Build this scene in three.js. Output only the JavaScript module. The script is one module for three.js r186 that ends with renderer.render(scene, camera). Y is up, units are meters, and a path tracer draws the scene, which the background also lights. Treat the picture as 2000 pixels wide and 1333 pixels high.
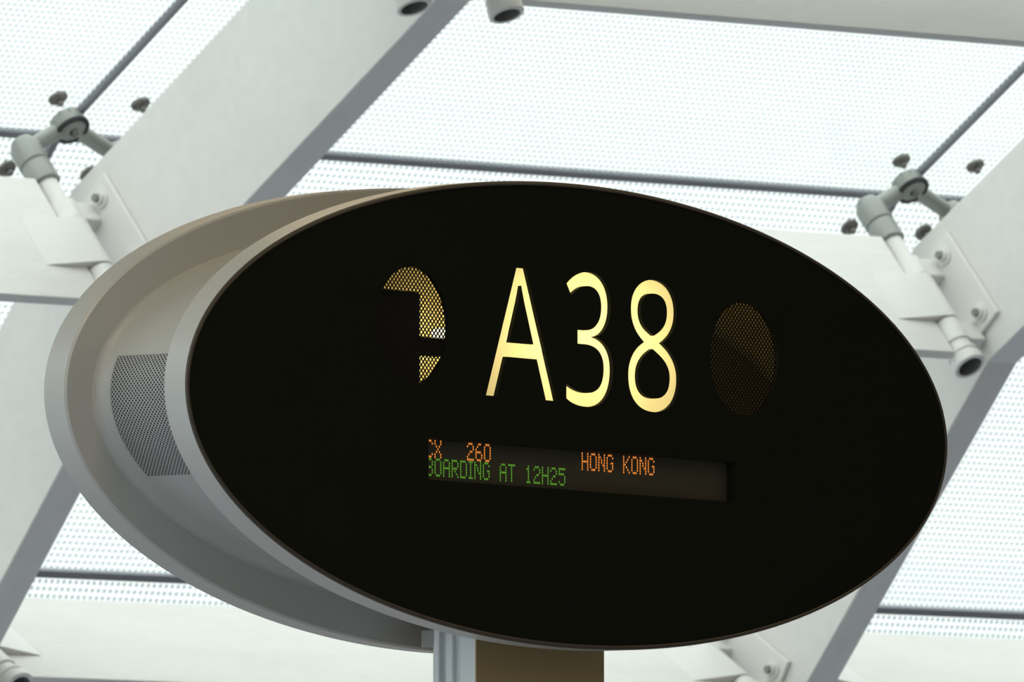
import * as THREE from 'three';
import { mergeGeometries, toCreasedNormals, mergeVertices } from 'three/addons/utils/BufferGeometryUtils.js';
import { RoundedBoxGeometry } from 'three/addons/geometries/RoundedBoxGeometry.js';
import { FontLoader } from 'three/addons/loaders/FontLoader.js';
import { RectAreaLightUniformsLib } from 'three/addons/lights/RectAreaLightUniformsLib.js';

// ---------------------------------------------------------------- camera, sky, exposure
const rad = THREE.MathUtils.degToRad;
const scene = new THREE.Scene();
const renderer = new THREE.WebGLRenderer({ antialias: true });
renderer.toneMapping = THREE.LinearToneMapping;
renderer.toneMappingExposure = 1.0;
renderer.shadowMap.enabled = true;
RectAreaLightUniformsLib.init();

const EYE = new THREE.Vector3(0, 1.6, 0);
const camera = new THREE.PerspectiveCamera(2.88119, 2000 / 1333, 0.5, 400);   // a long telephoto lens
camera.position.copy(EYE);
camera.rotation.x = rad(3.8755);
camera.focus = 25.9;
camera.userData.fStop = 42;
camera.updateMatrixWorld();

// white overcast sky: brightest overhead, a third of that at the horizon
const ZENITH = 3.4;
{
  const w = 16, h = 128, d = new Float32Array(w * h * 4);
  for (let j = 0; j < h; j++) {
    const up = Math.max(0, Math.sin(((j + 0.5) / h - 0.5) * Math.PI)), L = ZENITH * (1 + 2 * up) / 3;
    for (let i = 0; i < w; i++) d.set([0.975 * L, 1.0 * L, 0.99 * L, 1], (j * w + i) * 4);
  }
  const t = new THREE.DataTexture(d, w, h, THREE.RGBAFormat, THREE.FloatType);
  t.mapping = THREE.EquirectangularReflectionMapping; t.colorSpace = THREE.LinearSRGBColorSpace; t.magFilter = THREE.LinearFilter; t.needsUpdate = true;
  scene.background = t;
}

// soft warm ceiling panels of the concourse in front of the sign (out of frame)
const LAMP_SPOTS = [[9, -6], [9, -13], [16, -6], [16, -13], [23, -10], [23, -17], [30, -14], [30, -21]];
const LAMP_POWER = 6.0;
const LAMP_COLOR = new THREE.Color(1.0, 0.76, 0.42);

// ---------------------------------------------------------------- helpers
function mulberry(a) { return () => { a |= 0; a = (a + 0x6d2b79f5) | 0; let t = Math.imul(a ^ (a >>> 15), 1 | a); t = (t + Math.imul(t ^ (t >>> 7), 61 | t)) ^ t; return ((t ^ (t >>> 14)) >>> 0) / 4294967296; }; }
const rnd = mulberry(20260);
const taken = new Map();
function numbered(name) { const n = taken.get(name) ?? 0; taken.set(name, n + 1); return n ? `${name}_${String(n).padStart(3, '0')}` : name; }
function part(name, geo, mat, parent) {
  const m = new THREE.Mesh(geo, mat); m.name = name; m.castShadow = m.receiveShadow = true; parent.add(m); return m;
}
function thing(name, label, category, group) {
  const o = new THREE.Group(); o.name = numbered(name); o.userData = { label, category }; if (group) o.userData.group = group; scene.add(o); return o;
}
function structure(name, geo, mat) { const m = part(name, geo, mat, scene); m.userData.kind = 'structure'; return m; }
function box(x0, x1, y0, y1, z0, z1, r = 0) {
  const w = x1 - x0, h = y1 - y0, d = z1 - z0;
  const g = r ? new RoundedBoxGeometry(w, h, d, 2, Math.min(r, w / 2.01, h / 2.01, d / 2.01)) : new THREE.BoxGeometry(w, h, d);
  return g.translate((x0 + x1) / 2, (y0 + y1) / 2, (z0 + z1) / 2);
}
const merge = (list) => mergeGeometries(list.map((g) => (g.index ? g.toNonIndexed() : g)));
// a lathe about the local z axis: profile of [radius, z]
function turned(profile, seg = 32) {
  const g = new THREE.LatheGeometry(profile.map(([r, z]) => new THREE.Vector2(Math.max(r, 1e-5), z)), seg);
  g.rotateX(Math.PI / 2);                                   // y axis -> z axis
  return toCreasedNormals(g, 0.6);
}
function dataTexture(n, m, f, srgb = false) {
  const d = new Uint8Array(n * m * 4);
  for (let j = 0; j < m; j++) for (let i = 0; i < n; i++) { const c = f((i + 0.5) / n, (j + 0.5) / m); const k = (j * n + i) * 4; d[k] = c[0]; d[k + 1] = c[1]; d[k + 2] = c[2]; d[k + 3] = 255; }
  const t = new THREE.DataTexture(d, n, m); t.wrapS = t.wrapT = THREE.RepeatWrapping; t.magFilter = THREE.LinearFilter; t.minFilter = THREE.LinearMipmapLinearFilter; t.generateMipmaps = true;
  if (srgb) t.colorSpace = THREE.SRGBColorSpace; t.needsUpdate = true; return t;
}
function valueNoise(n) {
  const g = Array.from({ length: n * n }, () => rnd());
  return (x, y) => { x *= n; y *= n; const xi = Math.floor(x), yi = Math.floor(y), s = (t) => t * t * (3 - 2 * t), fx = s(x - xi), fy = s(y - yi), at = (i, j) => g[((j % n + n) % n) * n + ((i % n + n) % n)]; return (at(xi, yi) * (1 - fx) + at(xi + 1, yi) * fx) * (1 - fy) + (at(xi, yi + 1) * (1 - fx) + at(xi + 1, yi + 1) * fx) * fy; };
}
const n8 = valueNoise(8), n64 = valueNoise(64);
const mottleMap = dataTexture(256, 256, (u, v) => { const k = 243 + 6 * n8(u, v) + 5 * n64(u, v); return [k, k, k]; }, true);
const speckleMap = dataTexture(512, 512, (u, v) => { const k = 175 + 45 * n64(u * 3, v * 3) + 25 * n8(u, v); return [k, k, Math.min(255, k * 1.04)]; }, true);
speckleMap.repeat.set(0.5, 0.5);
// black = hole: round holes in a staggered lattice
const perforation = (hole) => dataTexture(96, 96, (u, v) => {
  let r = 9; for (const [a, b] of [[0.5, 0.5], [0, 0], [1, 0], [0, 1], [1, 1]]) r = Math.min(r, Math.hypot(u - a, v - b));
  const k = THREE.MathUtils.clamp((r - hole) * 40 + 0.5, 0, 1) * 255; return [k, k, k];
});
const perfMap = perforation(0.225), grilleMap = perforation(0.235);
// white = printed dot
const fritMap = dataTexture(64, 64, (u, v) => { const k = THREE.MathUtils.clamp((0.285 - Math.hypot(u - 0.5, v - 0.5)) * 30 + 0.5, 0, 1) * 255; return [k, k, k]; });

const S = (o) => new THREE.MeshStandardMaterial(o), P = (o) => new THREE.MeshPhysicalMaterial(o);
const lin = (r, g, b) => new THREE.Color().setRGB(r, g, b);
const M = {
  steel: S({ color: lin(0.785, 0.77, 0.738), roughness: 0.55, map: mottleMap }),
  fitting: S({ color: lin(0.75, 0.735, 0.705), roughness: 0.4 }),
  castSteel: S({ color: lin(0.27, 0.28, 0.26), roughness: 0.45, metalness: 0.2 }),
  boltSteel: S({ color: lin(0.16, 0.15, 0.14), roughness: 0.35, metalness: 0.6 }),
  rubber: S({ color: lin(0.03, 0.03, 0.035), roughness: 0.8 }),
  dark: S({ color: lin(0.02, 0.02, 0.022), roughness: 0.7 }),
  glass: P({ color: lin(0.95, 0.98, 0.97), roughness: 0.0, transmission: 1, thickness: 0, ior: 1.5 }),
  frit: P({ color: lin(0.66, 0.72, 0.74), roughness: 1, transmission: 0.36, thickness: 0, alphaMap: fritMap, transparent: true }),
  seal: S({ color: lin(0.19, 0.195, 0.22), roughness: 0.7 }),
  floor: S({ color: lin(0.61, 0.65, 0.71), roughness: 0.3, map: speckleMap }),
  apron: S({ color: lin(0.34, 0.34, 0.33), roughness: 0.9, map: speckleMap }),
  wall: S({ color: lin(0.54, 0.46, 0.33), roughness: 0.8, map: mottleMap }),
  shell: S({ color: lin(0.42, 0.415, 0.395), roughness: 0.38, metalness: 0.0 }),
  black: P({ color: lin(0.0076, 0.0088, 0.0060), roughness: 0.55, specularIntensity: 0.12 }),
  bronze: S({ color: lin(0.045, 0.036, 0.025), roughness: 0.5 }),
  liner: S({ color: lin(0.24, 0.20, 0.13), roughness: 0.7 }),
  lining: S({ color: lin(0.36, 0.30, 0.19), roughness: 0.7 }),
  letter: P({ color: lin(0.92, 0.90, 0.80), roughness: 1, transmission: 0.6, thickness: 0 }),
  tube: S({ color: lin(0.9, 0.9, 0.85), emissive: lin(1.0, 0.86, 0.55), emissiveIntensity: 3.0, roughness: 0.5 }),
  perf: P({ color: lin(0.006, 0.006, 0.005), roughness: 0.6, specularIntensity: 0.15, alphaMap: perfMap, alphaTest: 0.5 }),
  grille: S({ color: lin(0.34, 0.34, 0.325), roughness: 0.45, alphaMap: grilleMap, alphaTest: 0.5 }),
  screen: S({ color: lin(0.034, 0.030, 0.019), roughness: 0.6 }),
  ledOrange: S({ color: lin(0.1, 0.05, 0.02), emissive: lin(0.78, 0.24, 0.035), emissiveIntensity: 1.0 }),
  ledGreen: S({ color: lin(0.03, 0.06, 0.02), emissive: lin(0.085, 0.27, 0.02), emissiveIntensity: 1.0 }),
  aluminium: S({ color: lin(0.64, 0.67, 0.68), roughness: 0.4, metalness: 0.1 }),
  bronzePanel: S({ color: lin(0.33, 0.25, 0.125), roughness: 0.45, metalness: 0.1 }),
  lampPanel: S({ color: lin(0.9, 0.9, 0.9), emissive: LAMP_COLOR, emissiveIntensity: 1.2 }),
};

// ---------------------------------------------------------------- the glazed vault: local frame x = across towards the hall, y = up, z = against the axis
const PHI = 0.727685, KINK = new THREE.Vector3(-1.40951, 5.23066, -51.87323);
const BAY = 4.46794, RIB_W = 0.1631, RIB_D = 0.6466, GLASS = 0.9505, PLATE = 0.0437;
const TU = rad(32.5033), TL = rad(49.6270), STEP = TL - TU;
const vaultTurn = PHI - Math.PI / 2;
function inVault(o, x = 0, y = 0, along = 0) {        // along: metres along the axis from the first rib
  const q = new THREE.Vector3(Math.sin(PHI), 0, Math.cos(PHI)), d = new THREE.Vector3(Math.cos(PHI), 0, -Math.sin(PHI));
  o.position.copy(KINK).addScaledVector(q, x).addScaledVector(d, along); o.position.y += y; o.rotation.set(0, vaultTurn, 0); return o;
}
const dir = (t) => new THREE.Vector2(Math.cos(t), Math.sin(t));
// the inner line of the vault, from the floor up to the hall ceiling
const A0 = TL + 2 * STEP, A1 = TL + STEP, A4 = TU - STEP;
const K3 = dir(TL).multiplyScalar(-1.828), K4 = K3.clone().sub(dir(A1).multiplyScalar(1.85));
const floorY = -KINK.y, K5 = K4.clone().sub(dir(A0).multiplyScalar((K4.y - floorY) / Math.sin(A0)));
const K2 = new THREE.Vector2(0, 0), K1 = dir(TU).multiplyScalar(2.0110), K0 = K1.clone().add(dir(A4).multiplyScalar(2.0)), KA = K0.clone().add(new THREE.Vector2(2.2, 0));
const line = [K5, K4, K3, K2, K1, K0, KA], angles = [A0, A1, TL, TU, A4, 0], GLAZED = 5, HALF = 0.5;     // the last slope is glazed half way, then closed
function offsetLine(dist) {                             // outwards, mitred
  return line.map((p, i) => {
    const a = angles[Math.max(i - 1, 0)], b = angles[Math.min(i, angles.length - 1)], m = (a + b) / 2, k = dist / Math.cos((a - b) / 2);
    const ends = i === 0 ? a : i === line.length - 1 ? b : m;
    return new THREE.Vector2(p.x - Math.sin(ends) * k, p.y + Math.cos(ends) * k);
  });
}
const outer = offsetLine(RIB_D), glassLine = offsetLine(GLASS);

// ---------------------------------------------------------------- structure: glass roof
const FIRST = -7, LAST = 3;                              // rib planes that bound the glazing
{
  const roof = new THREE.Group(); roof.name = 'ceiling'; roof.userData = { kind: 'structure', label: 'dotted glass roof of flat panes on white steel ribs', category: 'glass roof' };
  scene.add(roof); inVault(roof);
  const PITCH = 0.0315, GAP = 0.013;
  for (let f = 0; f < GLAZED; f++) {
    const a = glassLine[f], b = f === GLAZED - 1 ? a.clone().lerp(glassLine[f + 1], HALF) : glassLine[f + 1], L = a.distanceTo(b), t = Math.atan2(b.y - a.y, b.x - a.x), w = BAY - 2 * GAP, h = L - 2 * GAP;
    const pane = new THREE.BoxGeometry(h, 0.016, w);
    const frit = new THREE.PlaneGeometry(h, w).rotateX(Math.PI / 2);      // faces the room; u along the slope
    const uv = frit.attributes.uv, nd = Math.floor(w / PITCH);
    for (let i = 0; i < uv.count; i++) uv.setXY(i, (uv.getX(i) - 1) * h / PITCH + 0.28, uv.getY(i) * nd);
    for (let k = FIRST; k < LAST; k++) {
      const g = part('glass_pane', pane, M.glass, roof);
      g.position.set((a.x + b.x) / 2, (a.y + b.y) / 2, -(k * BAY + RIB_W / 2 + BAY / 2)); g.rotation.z = t;
      const fm = part('frit_dots', frit, M.frit, g); fm.position.y = -0.0095; fm.userData.kind = 'stuff';
    }
    const seal = new THREE.BoxGeometry(L, 0.026, 0.028).translate(0, -0.012, 0);
    for (let k = FIRST; k <= LAST; k++) { const s = part('joint_seal', seal, M.seal, roof); s.position.set((a.x + b.x) / 2, (a.y + b.y) / 2, -(k * BAY + RIB_W / 2)); s.rotation.z = t; }
  }
  for (let f = 1; f < GLAZED; f++) {
    const s = new THREE.BoxGeometry(0.03, 0.028, BAY - 0.03).translate(0, -0.012, 0);
    for (let k = FIRST; k < LAST; k++) { const m = part('joint_seal', s, M.seal, roof); m.position.set(glassLine[f].x, glassLine[f].y, -(k * BAY + RIB_W / 2 + BAY / 2)); m.rotation.z = (angles[f - 1] + angles[f]) / 2; }
  }
}
// floor, apron outside, hall ceiling and walls
{
  const along0 = FIRST * BAY - 6, along1 = LAST * BAY + 0.4, far = 46, near = K5.x - 1.1;
  const put = (name, x0, x1, y0, y1, a0, a1, mat) => inVault(structure(name, box(x0, x1, y0, y1, -a1, -a0), mat));
  put('floor', near, far, floorY - 0.3, floorY, along0, along1, M.floor);
  inVault(structure('ground', box(-120, 90, floorY - 0.6, floorY - 0.31, -90, 100), M.apron));
  const cy0 = KA.y + RIB_D + 0.01, cy1 = KA.y + GLASS + 0.1, sx0 = 9, sx1 = 40, sa0 = -35, sa1 = -21;   // the hall ceiling has one long skylight
  put('ceiling_hall', K0.x + 0.02, far, cy0, cy1, sa1, along1, M.wall);
  put('ceiling_hall_end', K0.x + 0.02, far, cy0, cy1, along0, sa0, M.wall);
  put('ceiling_hall_inner', K0.x + 0.02, sx0, cy0, cy1, sa0, sa1, M.wall);
  put('ceiling_hall_outer', sx1, far, cy0, cy1, sa0, sa1, M.wall);
  const sky = new THREE.Group(); sky.name = 'window_2'; sky.userData.kind = 'structure'; scene.add(sky); inVault(sky);
  const cell = (sx1 - sx0) / 10, lite = box(0, cell - 0.08, cy0 + 0.2, cy0 + 0.216, -sa1, -sa0);
  for (let i = 0; i < 10; i++) part('glass_pane', lite, M.glass, sky).position.x = sx0 + i * cell + 0.04;
  for (let i = 0; i <= 10; i++) part('glazing_bar', box(sx0 + i * cell - 0.04, sx0 + i * cell + 0.04, cy0 + 0.12, cy0 + 0.26, -sa1, -sa0), M.steel, sky);
  const slope = structure('ceiling_slope', new THREE.BoxGeometry(glassLine[4].distanceTo(glassLine[5]) * (1 - HALF), 0.06, (LAST - FIRST) * BAY), M.wall), mid = glassLine[4].clone().lerp(glassLine[5], (1 + HALF) / 2);
  inVault(slope, mid.x, mid.y, (LAST + FIRST) / 2 * BAY); slope.rotation.z = A4;
  put('ceiling_end', near, K0.x, KA.y + 0.05, KA.y + GLASS + 0.1, along0, FIRST * BAY, M.wall);
  put('wall_back', far, far + 0.3, floorY, KA.y + GLASS, along0, along1, M.wall);
  // glazed end wall: sill, lintel, mullions and panes
  put('wall_end', near, far, floorY, floorY + 0.35, along0 - 0.3, along0, M.wall);
  put('wall_end_lintel', near, far, KA.y - 0.2, KA.y + GLASS, along0 - 0.3, along0, M.wall);
  const win = new THREE.Group(); win.name = 'window_1'; win.userData.kind = 'structure'; scene.add(win); inVault(win);
  const step = (far - near) / 16;
  for (let i = 0; i <= 16; i++) part('mullion', box(near + i * step - 0.05, near + i * step + 0.05, floorY + 0.35, KA.y - 0.2, -along0 + 0.05, -along0 + 0.2), M.steel, win);
  const pane = box(0, step - 0.1, floorY + 0.35, KA.y - 0.2, -along0 + 0.11, -along0 + 0.126);
  for (let i = 0; i < 16; i++) part('glass_pane', pane, M.glass, win).position.x = near + i * step + 0.05;
  put('wall_far', near, far, floorY, KA.y + GLASS, along1, along1 + 0.3, M.wall);
  put('wall_stub', near - 0.3, near, floorY, KA.y + GLASS, along0, FIRST * BAY, M.wall);
}

// ---------------------------------------------------------------- ribs
{
  const s = new THREE.Shape([...line, ...outer.slice().reverse()]);
  const rib = new THREE.ExtrudeGeometry(s, { depth: RIB_W - 0.008, bevelEnabled: true, bevelSize: 0.004, bevelThickness: 0.004, bevelOffset: -0.004, bevelSegments: 1, steps: 1 });
  rib.translate(0, 0, 0.004);
  { const p = rib.attributes.position, u = rib.attributes.uv; for (let i = 0; i < p.count; i++) u.setXY(i, p.getX(i) * 0.4, p.getY(i) * 0.4 + p.getZ(i)); }
  const labels = { 1: null };
  labels[0] = 'deep white roof rib passing behind the grey rear shell end of the gate sign';
  labels[1] = 'deep white roof rib with a bolted hinge plate behind the tip of the black face';
  for (let k = -3; k <= 3; k++) {
    const seen = k === 0 || k === 1;
    const m = part(numbered('roof_rib'), rib, M.steel, scene);
    m.userData = { label: seen ? labels[k] : 'deep white faceted rib of the glass roof, clear of the gate sign', category: 'beam', group: 'ribs of the glass roof', kind: 'thing' };
    inVault(m, 0, 0, k * BAY + RIB_W);
  }
}
// local frame at a kink: x along the axis, y up the slope, z inwards
const bis = { 1: (TU + A4) / 2, 2: (TU + TL) / 2, 3: (TL + A1) / 2 }, kinks = { 1: K1, 2: K2, 3: K3 };
function atKink(o, level, along) {
  const t = bis[level], q = new THREE.Vector3(Math.sin(PHI), 0, Math.cos(PHI)), d = new THREE.Vector3(Math.cos(PHI), 0, -Math.sin(PHI)), up = new THREE.Vector3(0, 1, 0);
  const r = q.clone().multiplyScalar(Math.cos(t)).addScaledVector(up, Math.sin(t)), n = q.clone().multiplyScalar(Math.sin(t)).addScaledVector(up, -Math.cos(t));
  o.position.copy(KINK).addScaledVector(q, kinks[level].x).addScaledVector(up, kinks[level].y).addScaledVector(d, along);
  o.quaternion.setFromRotationMatrix(new THREE.Matrix4().makeBasis(d, r, n)); return o;
}
// ---------------------------------------------------------------- purlins: deep plates hung between hinge pins
const PIN = 0.15, PIN_Y = PLATE / 2, DEEP = RIB_D / Math.cos(STEP / 2);
{
  const L = BAY - RIB_W - 2 * PIN;
  const plate = new RoundedBoxGeometry(L - 0.13, PLATE, DEEP, 2, 0.004).translate(L / 2, PIN_Y, -DEEP / 2);
  const wedge = new THREE.Shape(), R0 = 0.064, lean = 0.17;                    // a sleeve that tapers into the plate
  for (let i = 0; i <= 24; i++) { const t = Math.PI / 2 - lean + (Math.PI + 2 * lean) * i / 24; const x = R0 * Math.cos(t), y = R0 * Math.sin(t); i ? wedge.lineTo(x, y) : wedge.moveTo(x, y); }
  wedge.lineTo(0.27, -PLATE / 2 - 0.001); wedge.lineTo(0.27, PLATE / 2 + 0.001); wedge.closePath();
  const lug = toCreasedNormals(new THREE.ExtrudeGeometry(wedge, { depth: 0.24, bevelEnabled: false }), 0.5).translate(0, PIN_Y, -0.415);
  const lug2 = lug.clone().rotateZ(Math.PI).translate(L, 2 * PIN_Y, 0);
  const lab = {
    '2,-1': 'white purlin plate ending at the hinge beside the grey rear shell of the sign',
    '2,0': 'white purlin plate running behind the middle of the oval sign between the two ribs',
    '1,0': 'grey-white purlin plate crossing above the whole sign',
    '3,0': 'bright white purlin plate passing behind the pillar under the sign',
    '3,1': 'bright white purlin plate below the dotted pane, beyond the rib at the sign tip',
    '3,-1': 'white purlin plate low beside the rib behind the rear shell',
  };
  for (const level of [1, 2, 3]) for (let k = -2; k <= 1; k++) {
    const label = lab[`${level},${k}`] ?? 'white purlin plate of the glass roof, away from the sign';
    const o = thing('purlin_beam', label, 'beam', 'purlins of the glass roof'); o.userData.kind = 'thing';
    part('plate', plate, M.steel, o); part('hinge_sleeve', lug, M.fitting, o); part('hinge_sleeve', lug2, M.fitting, o);
    atKink(o, level, k * BAY + RIB_W + PIN);
  }
}
// ---------------------------------------------------------------- hinge and glass fittings at the crossings
{
  // pin: an open tube, its end towards the hall
  const pinTube = turned([[0.052, 0.058], [0.064, 0.060], [0.069, 0.055], [0.069, 0.016], [0.060, 0.012], [0.060, 0.002], [0.066, -0.003], [0.066, -0.012], [0.055, -0.016], [0.055, -0.165], [0.044, -0.170], [0.044, -0.62], [0.046, -0.655], [0.0, -0.655]], 36);
  const pinBore = turned([[0.0525, 0.0575], [0.0525, -0.06], [0, -0.06]], 28);
  const collar = turned([[0.0, -0.64], [0.054, -0.642], [0.060, -0.648], [0.060, -0.735], [0.056, -0.745], [0.062, -0.752], [0.062, -0.84], [0.045, -0.875], [0, -0.878]], 32);
  const hubBody = turned([[0, 0.0], [0.03, 0.0], [0.036, -0.006], [0.05, -0.006], [0.058, -0.014], [0.058, -0.062], [0.05, -0.068], [0, -0.068]], 36);
  const hubRing = turned([[0.046, -0.004], [0.059, -0.004], [0.061, -0.008], [0.061, -0.016], [0.058, -0.018]], 36);
  const hubScrew = turned([[0, 0.012], [0.014, 0.012], [0.017, 0.008], [0.017, -0.002]], 6);
  const disc = turned([[0, 0.022], [0.010, 0.022], [0.012, 0.016], [0.012, 0.006], [0.026, 0.004], [0.033, -0.002], [0.034, -0.012], [0, -0.012]], 28);
  const washer = turned([[0.0, 0.0], [0.034, 0.0], [0.034, 0.006], [0.022, 0.007], [0.022, 0.02], [0.0, 0.02]], 24);
  const nut = turned([[0, 0.034], [0.013, 0.034], [0.015, 0.030], [0.015, 0.006]], 6);
  const hw = RIB_W / 2, glassZ = -GLASS / Math.cos(STEP / 2);
  const fit = (level, k, label) => {
    const o = thing('glass_fitting', label, 'fitting', 'hinged glass fittings at the rib crossings');
    for (const s of [-1, 1]) {
      const x = hw + s * (hw + PIN);
      const pin = part('hinge_pin', pinTube.clone().translate(x, PIN_Y, 0), M.fitting, o); part('bore', pinBore.clone().translate(x, PIN_Y, 0), M.castSteel, pin);
      part('collar', collar.clone().translate(x, PIN_Y, 0), M.castSteel, o);
      // plate on the rib with two knuckles
      const face = hw + s * hw, X = (a, b) => (s < 0 ? [face - b, face - a] : [face + a, face + b]);
      part('rib_plate', box(...X(0, 0.02), -0.12, 0.19, -0.555, -0.10, 0.006), M.fitting, o);
      for (const [z0, z1] of [[-0.515, -0.42], [-0.165, -0.06]]) {
        const kn = part('knuckle', merge([box(...X(0.015, PIN), PIN_Y - 0.03, PIN_Y + 0.045, z0, z1, 0.008), new THREE.CylinderGeometry(0.062, 0.062, z1 - z0, 28).rotateX(Math.PI / 2).translate(x, PIN_Y, (z0 + z1) / 2)]), M.fitting, o);
      }
      for (const z of [-0.49, -0.165]) {
        const b = washer.clone().scale(1.2, 1.2, 1.1).rotateY(s * Math.PI / 2).translate(face + s * 0.02, 0.115, z), c = nut.clone().scale(1.2, 1.2, 1.1).rotateY(s * Math.PI / 2).translate(face + s * 0.02, 0.115, z);
        const bolt = part('plate_bolt', b, M.fitting, o); part('nut', c, M.castSteel, bolt);
      }
      // link from the collar to the hub on the glass
      const from = new THREE.Vector3(x, PIN_Y, -0.835), to = new THREE.Vector3(hw - 0.02 + s * 0.03, PIN_Y + 0.065, glassZ + 0.06);
      const len = from.distanceTo(to), arm = new THREE.CapsuleGeometry(0.033, len, 6, 16);
      arm.applyQuaternion(new THREE.Quaternion().setFromUnitVectors(new THREE.Vector3(0, 1, 0), to.clone().sub(from).normalize())).translate((from.x + to.x) / 2, (from.y + to.y) / 2, (from.z + to.z) / 2);
      part('link_arm', arm, M.castSteel, o);
    }
    const at = (g) => g.clone().scale(1.18, 1.18, 1.15).translate(hw - 0.03, PIN_Y + 0.085, glassZ + 0.1);
    const hub = part('hub', at(hubBody), M.castSteel, o); part('ring', at(hubRing), M.rubber, hub); part('screw', at(hubScrew), M.boltSteel, hub);
    for (const [sy, tilt] of [[1, STEP / 2], [-1, -STEP / 2]]) for (const sx of [-1, 1]) {
      const g = disc.clone().scale(1.15, 1.15, 1.15).translate(sx * 0.208, sy * 0.205 + 0.035, 0.024).rotateX(tilt).translate(hw + 0.045, 0, glassZ);
      part('glass_bolt', g, M.boltSteel, o);
    }
    atKink(o, level, k * BAY); return o;
  };
  fit(2, 0, 'glass fitting on the roof crossing beside the grey rear shell end of the sign');
  fit(2, 1, 'glass fitting on the roof crossing beside the far tip of the black sign face');
  fit(1, 0, 'glass fitting above the sign, only its two dark open pin ends in view');
  fit(3, 1, 'glass fitting low behind the sign between the pillar and the rib');
  fit(3, 0, 'glass fitting below the rear shell, cut by the frame edge');
}

// ---------------------------------------------------------------- the oval gate sign
const SIGN = new THREE.Vector3(0.13216, 3.21298, -25.95032), PSI = rad(52.492), AX = 1.20487, BY = 0.44664, THICK = 0.34339, RIM = 0.0555;
function oval(inset, t, z) { return new THREE.Vector3((AX - inset) * Math.cos(t), (BY - inset) * Math.sin(t), z); }
function ovalLoft(profile, seg = 160, t0 = 0, t1 = Math.PI * 2) {
  const pos = [], uv = [], idx = [], n = profile.length; let run = 0;
  for (let i = 0; i <= seg; i++) {
    const t = t0 + (t1 - t0) * i / seg; if (i) run += oval(profile[0][0], t, 0).distanceTo(oval(profile[0][0], t - (t1 - t0) / seg, 0));
    profile.forEach(([o, z]) => { pos.push(...oval(o, t, z).toArray()); uv.push(run, z); });
  }
  for (let i = 0; i < seg; i++) for (let j = 0; j < n - 1; j++) { const a = i * n + j, b = a + n; idx.push(a, b, a + 1, b, b + 1, a + 1); }
  const g = new THREE.BufferGeometry(); g.setAttribute('position', new THREE.Float32BufferAttribute(pos, 3)); g.setAttribute('uv', new THREE.Float32BufferAttribute(uv, 2)); g.setIndex(idx);
  return toCreasedNormals(g, 0.5);
}
function ovalShape(inset, seg = 160) { const s = new THREE.Shape(); for (let i = 0; i < seg; i++) { const p = oval(inset, i / seg * Math.PI * 2, 0); i ? s.lineTo(p.x, p.y) : s.moveTo(p.x, p.y); } s.closePath(); return s; }
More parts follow.
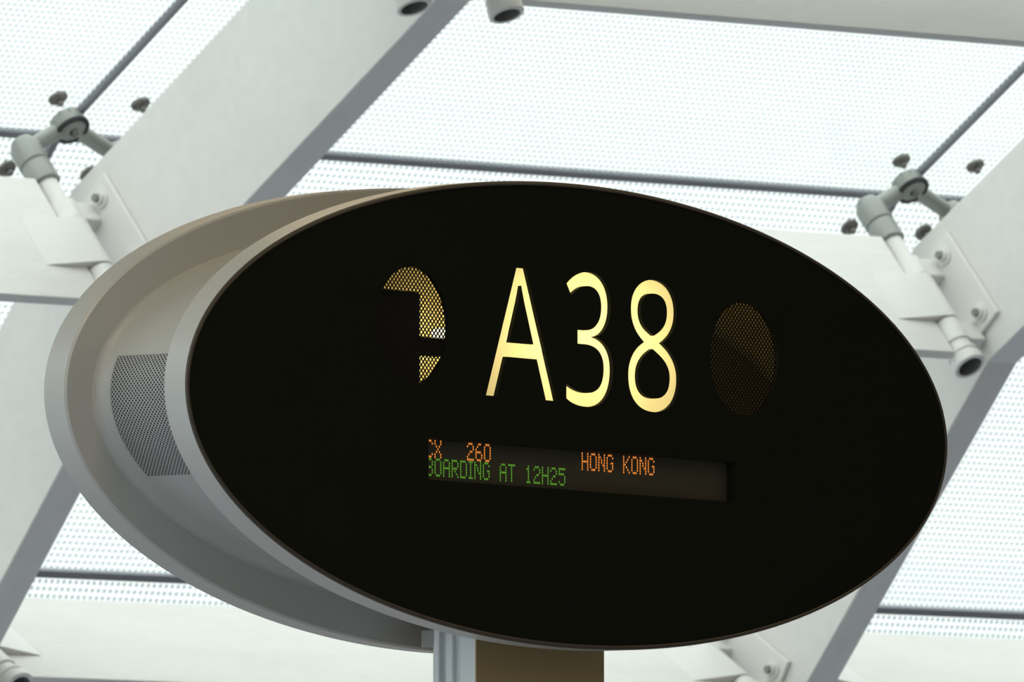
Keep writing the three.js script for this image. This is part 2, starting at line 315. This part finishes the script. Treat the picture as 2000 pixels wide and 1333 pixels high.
{
  const o = thing('gate_sign', 'black oval gate sign with glowing number A38 in a grey double shell', 'sign');
  o.position.copy(SIGN); o.position.y -= BY; o.rotation.y = PSI;
  const add = (name, g, m, parent = o) => part(name, g.clone().translate(0, BY, 0), m, parent);
  const ringX = (cx, cy, r, n = 64) => { const p = new THREE.Path(); for (let i = 0; i < n; i++) { const t = -i / n * Math.PI * 2; const x = cx + r * Math.cos(t), y = cy + r * Math.sin(t); i ? p.lineTo(x, y) : p.moveTo(x, y); } p.closePath(); return p; };
  const poly = (pts, K = THREE.Shape) => { const s = new K(); pts.forEach((p, i) => (i ? s.lineTo(p.x, p.y) : s.moveTo(p.x, p.y))); s.closePath(); return s; };

  // characters, each fitted to its measured box on the face
  const font = await new FontLoader().loadAsync('fonts/droid/droid_sans_regular.typeface.json');
  const glyphs = [['A', -0.2969, -0.0756, 0.0257, 0.2748], ['3', -0.0449, 0.1032, 0.0195, 0.2790], ['8', 0.1521, 0.3167, 0.0200, 0.2760]].map(([c, x0, x1, y0, y1]) => {
    const sh = font.generateShapes(c, 1)[0], ex = sh.extractPoints(20);
    const bb = new THREE.Box2().setFromPoints(ex.shape), f = (p) => new THREE.Vector2(x0 + (p.x - bb.min.x) / (bb.max.x - bb.min.x) * (x1 - x0), y0 + (p.y - bb.min.y) / (bb.max.y - bb.min.y) * (y1 - y0));
    const clean = (a) => { const r = a.map(f).filter((p, i, q) => i === 0 || p.distanceTo(q[i - 1]) > 1e-6); if (r[0].distanceTo(r[r.length - 1]) < 1e-6) r.pop(); return r; };
    return { outline: clean(ex.shape), holes: ex.holes.map(clean) };
  });
  const SPK = [[-0.5240, 0.1470], [0.5270, 0.1385]], SPK_R = 0.1105, HOLE = [-0.4745, 0.4960, -0.1425, -0.0650];

  // black face with cut-outs
  const face = ovalShape(0.008);
  for (const g of glyphs) face.holes.push(poly(g.outline, THREE.Path));
  for (const [x, y] of SPK) face.holes.push(ringX(x, y, SPK_R));
  face.holes.push(poly([new THREE.Vector2(HOLE[0], HOLE[2]), new THREE.Vector2(HOLE[0], HOLE[3]), new THREE.Vector2(HOLE[1], HOLE[3]), new THREE.Vector2(HOLE[1], HOLE[2])], THREE.Path));
  const sheet = { depth: 0.008, bevelEnabled: false };
  const pieces = [new THREE.ExtrudeGeometry(face, sheet)];
  for (const g of glyphs) for (const h of g.holes) pieces.push(new THREE.ExtrudeGeometry(poly(h), sheet));
  add('front_panel', merge(pieces).translate(0, 0, -0.009), M.black);
  const names = ['letter', 'numeral', 'numeral'], lets = ['glowing cream letter A', 'glowing cream numeral 3', 'glowing cream numeral 8'];
  glyphs.forEach((g, i) => {
    const s = poly(g.outline); for (const h of g.holes) s.holes.push(poly(h, THREE.Path));
    const m = add(names[i], new THREE.ShapeGeometry(s).translate(0, 0, -0.0092), M.letter); m.userData.label = lets[i];
  });
  // perforated discs in front of the loudspeakers
  SPK.forEach(([x, y], i) => {
    const g = new THREE.CircleGeometry(SPK_R + 0.001, 64), u = g.attributes.uv, p = g.attributes.position;
    for (let k = 0; k < u.count; k++) u.setXY(k, p.getX(k) / 0.0112, p.getY(k) / 0.0112);
    const m = add('speaker_grille', g.translate(x, y, -0.006), M.perf); m.userData.label = 'round perforated speaker opening in the black face';
  });
  const cab = add('speaker_box', box(-0.75, -0.472, -0.03, 0.213, -0.11, -0.022, 0.004), M.dark);
  add('bracket', box(-0.475, -0.36, 0.098, 0.131, -0.075, -0.045), M.dark, cab);

  // rims and shells
  add('rim_trim', ovalLoft([[0.0085, -0.009], [0.0085, 0.001], [0.006, 0.002], [0.002, 0.0005], [0.0005, -0.0035]]), M.bronze);
  add('front_shell', merge([ovalLoft([[0.0, -0.003], [0.0, -0.0515], [0.004, -0.0555], [0.115, -0.0555], [0.115, -0.0525], [0.004, -0.0525], [0.003, -0.003], [0.0, -0.003]])]), M.shell);
  add('drum', ovalLoft([...Array.from({ length: 9 }, (_, i) => { const t = i / 8 * Math.PI / 2; return [0.1 - 0.026 * (1 - Math.sin(t)), -0.2882 + 0.034 * (1 - Math.cos(t))]; }), [0.1, -0.054]]), M.shell);
  add('rear_shell', ovalLoft([[0.12, -0.2879], [0.004, -0.2879], [0.0, -0.2919], [0.0, -0.3394], [0.004, -THICK], [0.012, -THICK]]), M.shell);
  add('drum_lining', ovalLoft([[0.103, -0.054], [0.103, -0.288]]), M.lining);
  add('liner', new THREE.ShapeGeometry(ovalShape(0.08)).translate(0, 0, -0.2885), M.liner);
  add('rear_panel', new THREE.ShapeGeometry(ovalShape(0.011)).rotateY(Math.PI).translate(0, 0, -THICK + 0.002), M.black);
  // perforated grille round the end of the drum
  const gr = ovalLoft([[0.098, -0.2615], [0.098, -0.056]], 40, rad(168.4), rad(205.8)), gu = gr.attributes.uv;
  for (let k = 0; k < gu.count; k++) gu.setXY(k, gu.getX(k) / 0.0092, gu.getY(k) / 0.0080);
  const grille = add('drum_grille', gr, M.grille); grille.userData.label = 'grey perforated metal grille on the drum between the shells';
  add('grille_backing', ovalLoft([[0.0995, -0.2615], [0.0995, -0.056]], 40, rad(168.4), rad(205.8)), M.dark, grille);
  add('mounting_bracket', box(-0.203, 0.203, -0.444, -0.41, -0.231, -0.196, 0.003), M.castSteel);

  // lamp tube inside
  const LW = -0.20, LV = 0.155;
  add('lamp_tube', new THREE.CapsuleGeometry(0.013, 0.44, 6, 16).rotateZ(Math.PI / 2).translate(0.03, LV, LW), M.tube);
  for (const x of [-0.14, 0.03, 0.2]) {
    const l = new THREE.PointLight(new THREE.Color(1.0, 0.80, 0.27), 0.165, 0, 2); l.name = 'tube_light'; l.position.set(x, LV + BY, LW); l.castShadow = true; l.shadow.radius = 0.5; o.add(l);
  }

  // recessed dot-matrix screen
  const depth = -0.021, fr = new THREE.Shape([[HOLE[0] - 0.01, HOLE[2] - 0.01], [HOLE[1] + 0.01, HOLE[2] - 0.01], [HOLE[1] + 0.01, HOLE[3] + 0.01], [HOLE[0] - 0.01, HOLE[3] + 0.01]].map((p) => new THREE.Vector2(...p)));
  fr.holes.push(poly([new THREE.Vector2(HOLE[0], HOLE[2]), new THREE.Vector2(HOLE[0], HOLE[3]), new THREE.Vector2(HOLE[1], HOLE[3]), new THREE.Vector2(HOLE[1], HOLE[2])], THREE.Path));
  const scr = add('led_screen', box(HOLE[0] - 0.012, HOLE[1] + 0.012, HOLE[2] - 0.012, HOLE[3] + 0.012, depth - 0.01, depth), M.screen);
  scr.userData.label = 'recessed dot matrix screen reading CX 260 HONG KONG, BOARDING AT 12H25';
  add('screen_frame', new THREE.ExtrudeGeometry(fr, { depth: -depth - 0.009, bevelEnabled: false }).translate(0, 0, depth), M.black, scr);
  const F = {
    A: ['01110', '10001', '10001', '11111', '10001', '10001', '10001'], B: ['11110', '10001', '10001', '11110', '10001', '10001', '11110'], C: ['01110', '10001', '10000', '10000', '10000', '10001', '01110'],
    D: ['11110', '10001', '10001', '10001', '10001', '10001', '11110'], G: ['01110', '10001', '10000', '10011', '10001', '10001', '01110'], H: ['10001', '10001', '10001', '11111', '10001', '10001', '10001'],
    I: ['111', '010', '010', '010', '010', '010', '111'], K: ['10001', '10010', '10100', '11000', '10100', '10010', '10001'], N: ['10001', '11001', '10101', '10101', '10011', '10001', '10001'], O: ['01110', '10001', '10001', '10001', '10001', '10001', '01110'],
    R: ['11110', '10001', '10001', '11110', '10100', '10010', '10001'], T: ['11111', '00100', '00100', '00100', '00100', '00100', '00100'], X: ['10001', '10001', '01010', '00100', '01010', '10001', '10001'],
    0: ['01110', '10001', '10001', '10001', '10001', '10001', '01110'], 1: ['00100', '01100', '00100', '00100', '00100', '00100', '01110'], 2: ['01110', '10001', '00001', '00110', '01000', '10000', '11111'],
    5: ['11111', '10000', '11110', '00001', '00001', '10001', '01110'], 6: ['00110', '01000', '10000', '11110', '10001', '10001', '01110'],
  };
  const CP = 0.0044, RP = 0.0050, led = new THREE.CircleGeometry(0.0021, 8).scale(0.92, 1.12, 1);
  const write = (text, x, y, mat) => {
    for (const c of text) {
      if (c === ' ') { x += 6 * CP; continue; }
      const dots = []; F[c].forEach((row, j) => [...row].forEach((b, i) => { if (b === '1') dots.push(led.clone().translate(x + i * CP, y - j * RP, depth + 0.0008)); }));
      add('led_character', mergeGeometries(dots), mat, scr); x += (F[c][0].length + 1) * CP;
    }
  };
  write('CX', -0.4560, -0.0672, M.ledOrange); write('260', -0.3292, -0.0672, M.ledOrange); write('HONG KONG', 0.0306, -0.0690, M.ledOrange);
  write('BOARDING AT 12H25', -0.4560, -0.1020, M.ledGreen);
}
// ---------------------------------------------------------------- the pillar that carries the sign
{
  const o = thing('sign_pillar', 'aluminium pillar with a dark bronze face carrying the oval sign', 'pillar');
  o.userData.kind = 'thing';
  const n = new THREE.Vector3(Math.sin(PSI), 0, Math.cos(PSI));
  o.position.copy(SIGN).addScaledVector(n, -0.15); o.position.y = 0; o.rotation.y = PSI;
  const top = SIGN.y - (BY - 0.1) + 0.004, f = (w) => w + 0.15;
  part('core', box(-0.188, 0.188, 0, top, f(-0.196), f(-0.103)), M.aluminium, o);
  part('face_panel', box(-0.2025, 0.2025, 0.03, top, f(-0.103), f(-0.097), 0.002), M.bronzePanel, o).userData.label = 'dark bronze face panel';
  part('rear_panel', box(-0.2025, 0.2025, 0.03, top, f(-0.202), f(-0.196), 0.002), M.bronzePanel, o);
  for (const s of [-1, 1]) for (const [w0, w1, u] of [[-0.138, -0.0975, 0.203], [-0.175, -0.157, 0.199], [-0.2025, -0.187, 0.203]]) {
    part('edge_profile', box(Math.min(s * 0.18, s * u), Math.max(s * 0.18, s * u), 0.03, top, f(w0), f(w1), 0.004), M.aluminium, o);
  }
  part('foot_plate', box(-0.3, 0.3, 0, 0.03, -0.16, 0.16, 0.006), M.aluminium, o);
}
// ---------------------------------------------------------------- hall lamps, out of frame
LAMP_SPOTS.forEach(([x, a]) => {
  const o = thing('ceiling_lamp', 'warm square ceiling lamp panel of the hall', 'lamp', 'ceiling lamps of the hall');
  inVault(o, x, KA.y + RIB_D - 0.04, a);
  part('housing', box(-0.82, 0.82, -0.01, 0.05, -0.82, 0.82), M.fitting, o); part('diffuser', box(-0.78, 0.78, -0.03, -0.01, -0.78, 0.78), M.lampPanel, o);
  const l = new THREE.RectAreaLight(LAMP_COLOR, LAMP_POWER, 1.5, 1.5); l.position.set(0, -0.035, 0); l.rotation.x = -Math.PI / 2; l.name = 'lamp_light'; o.add(l);
});
scene.traverse((m) => { if (m.isMesh) m.castShadow = m.receiveShadow = true; });
renderer.render(scene, camera);
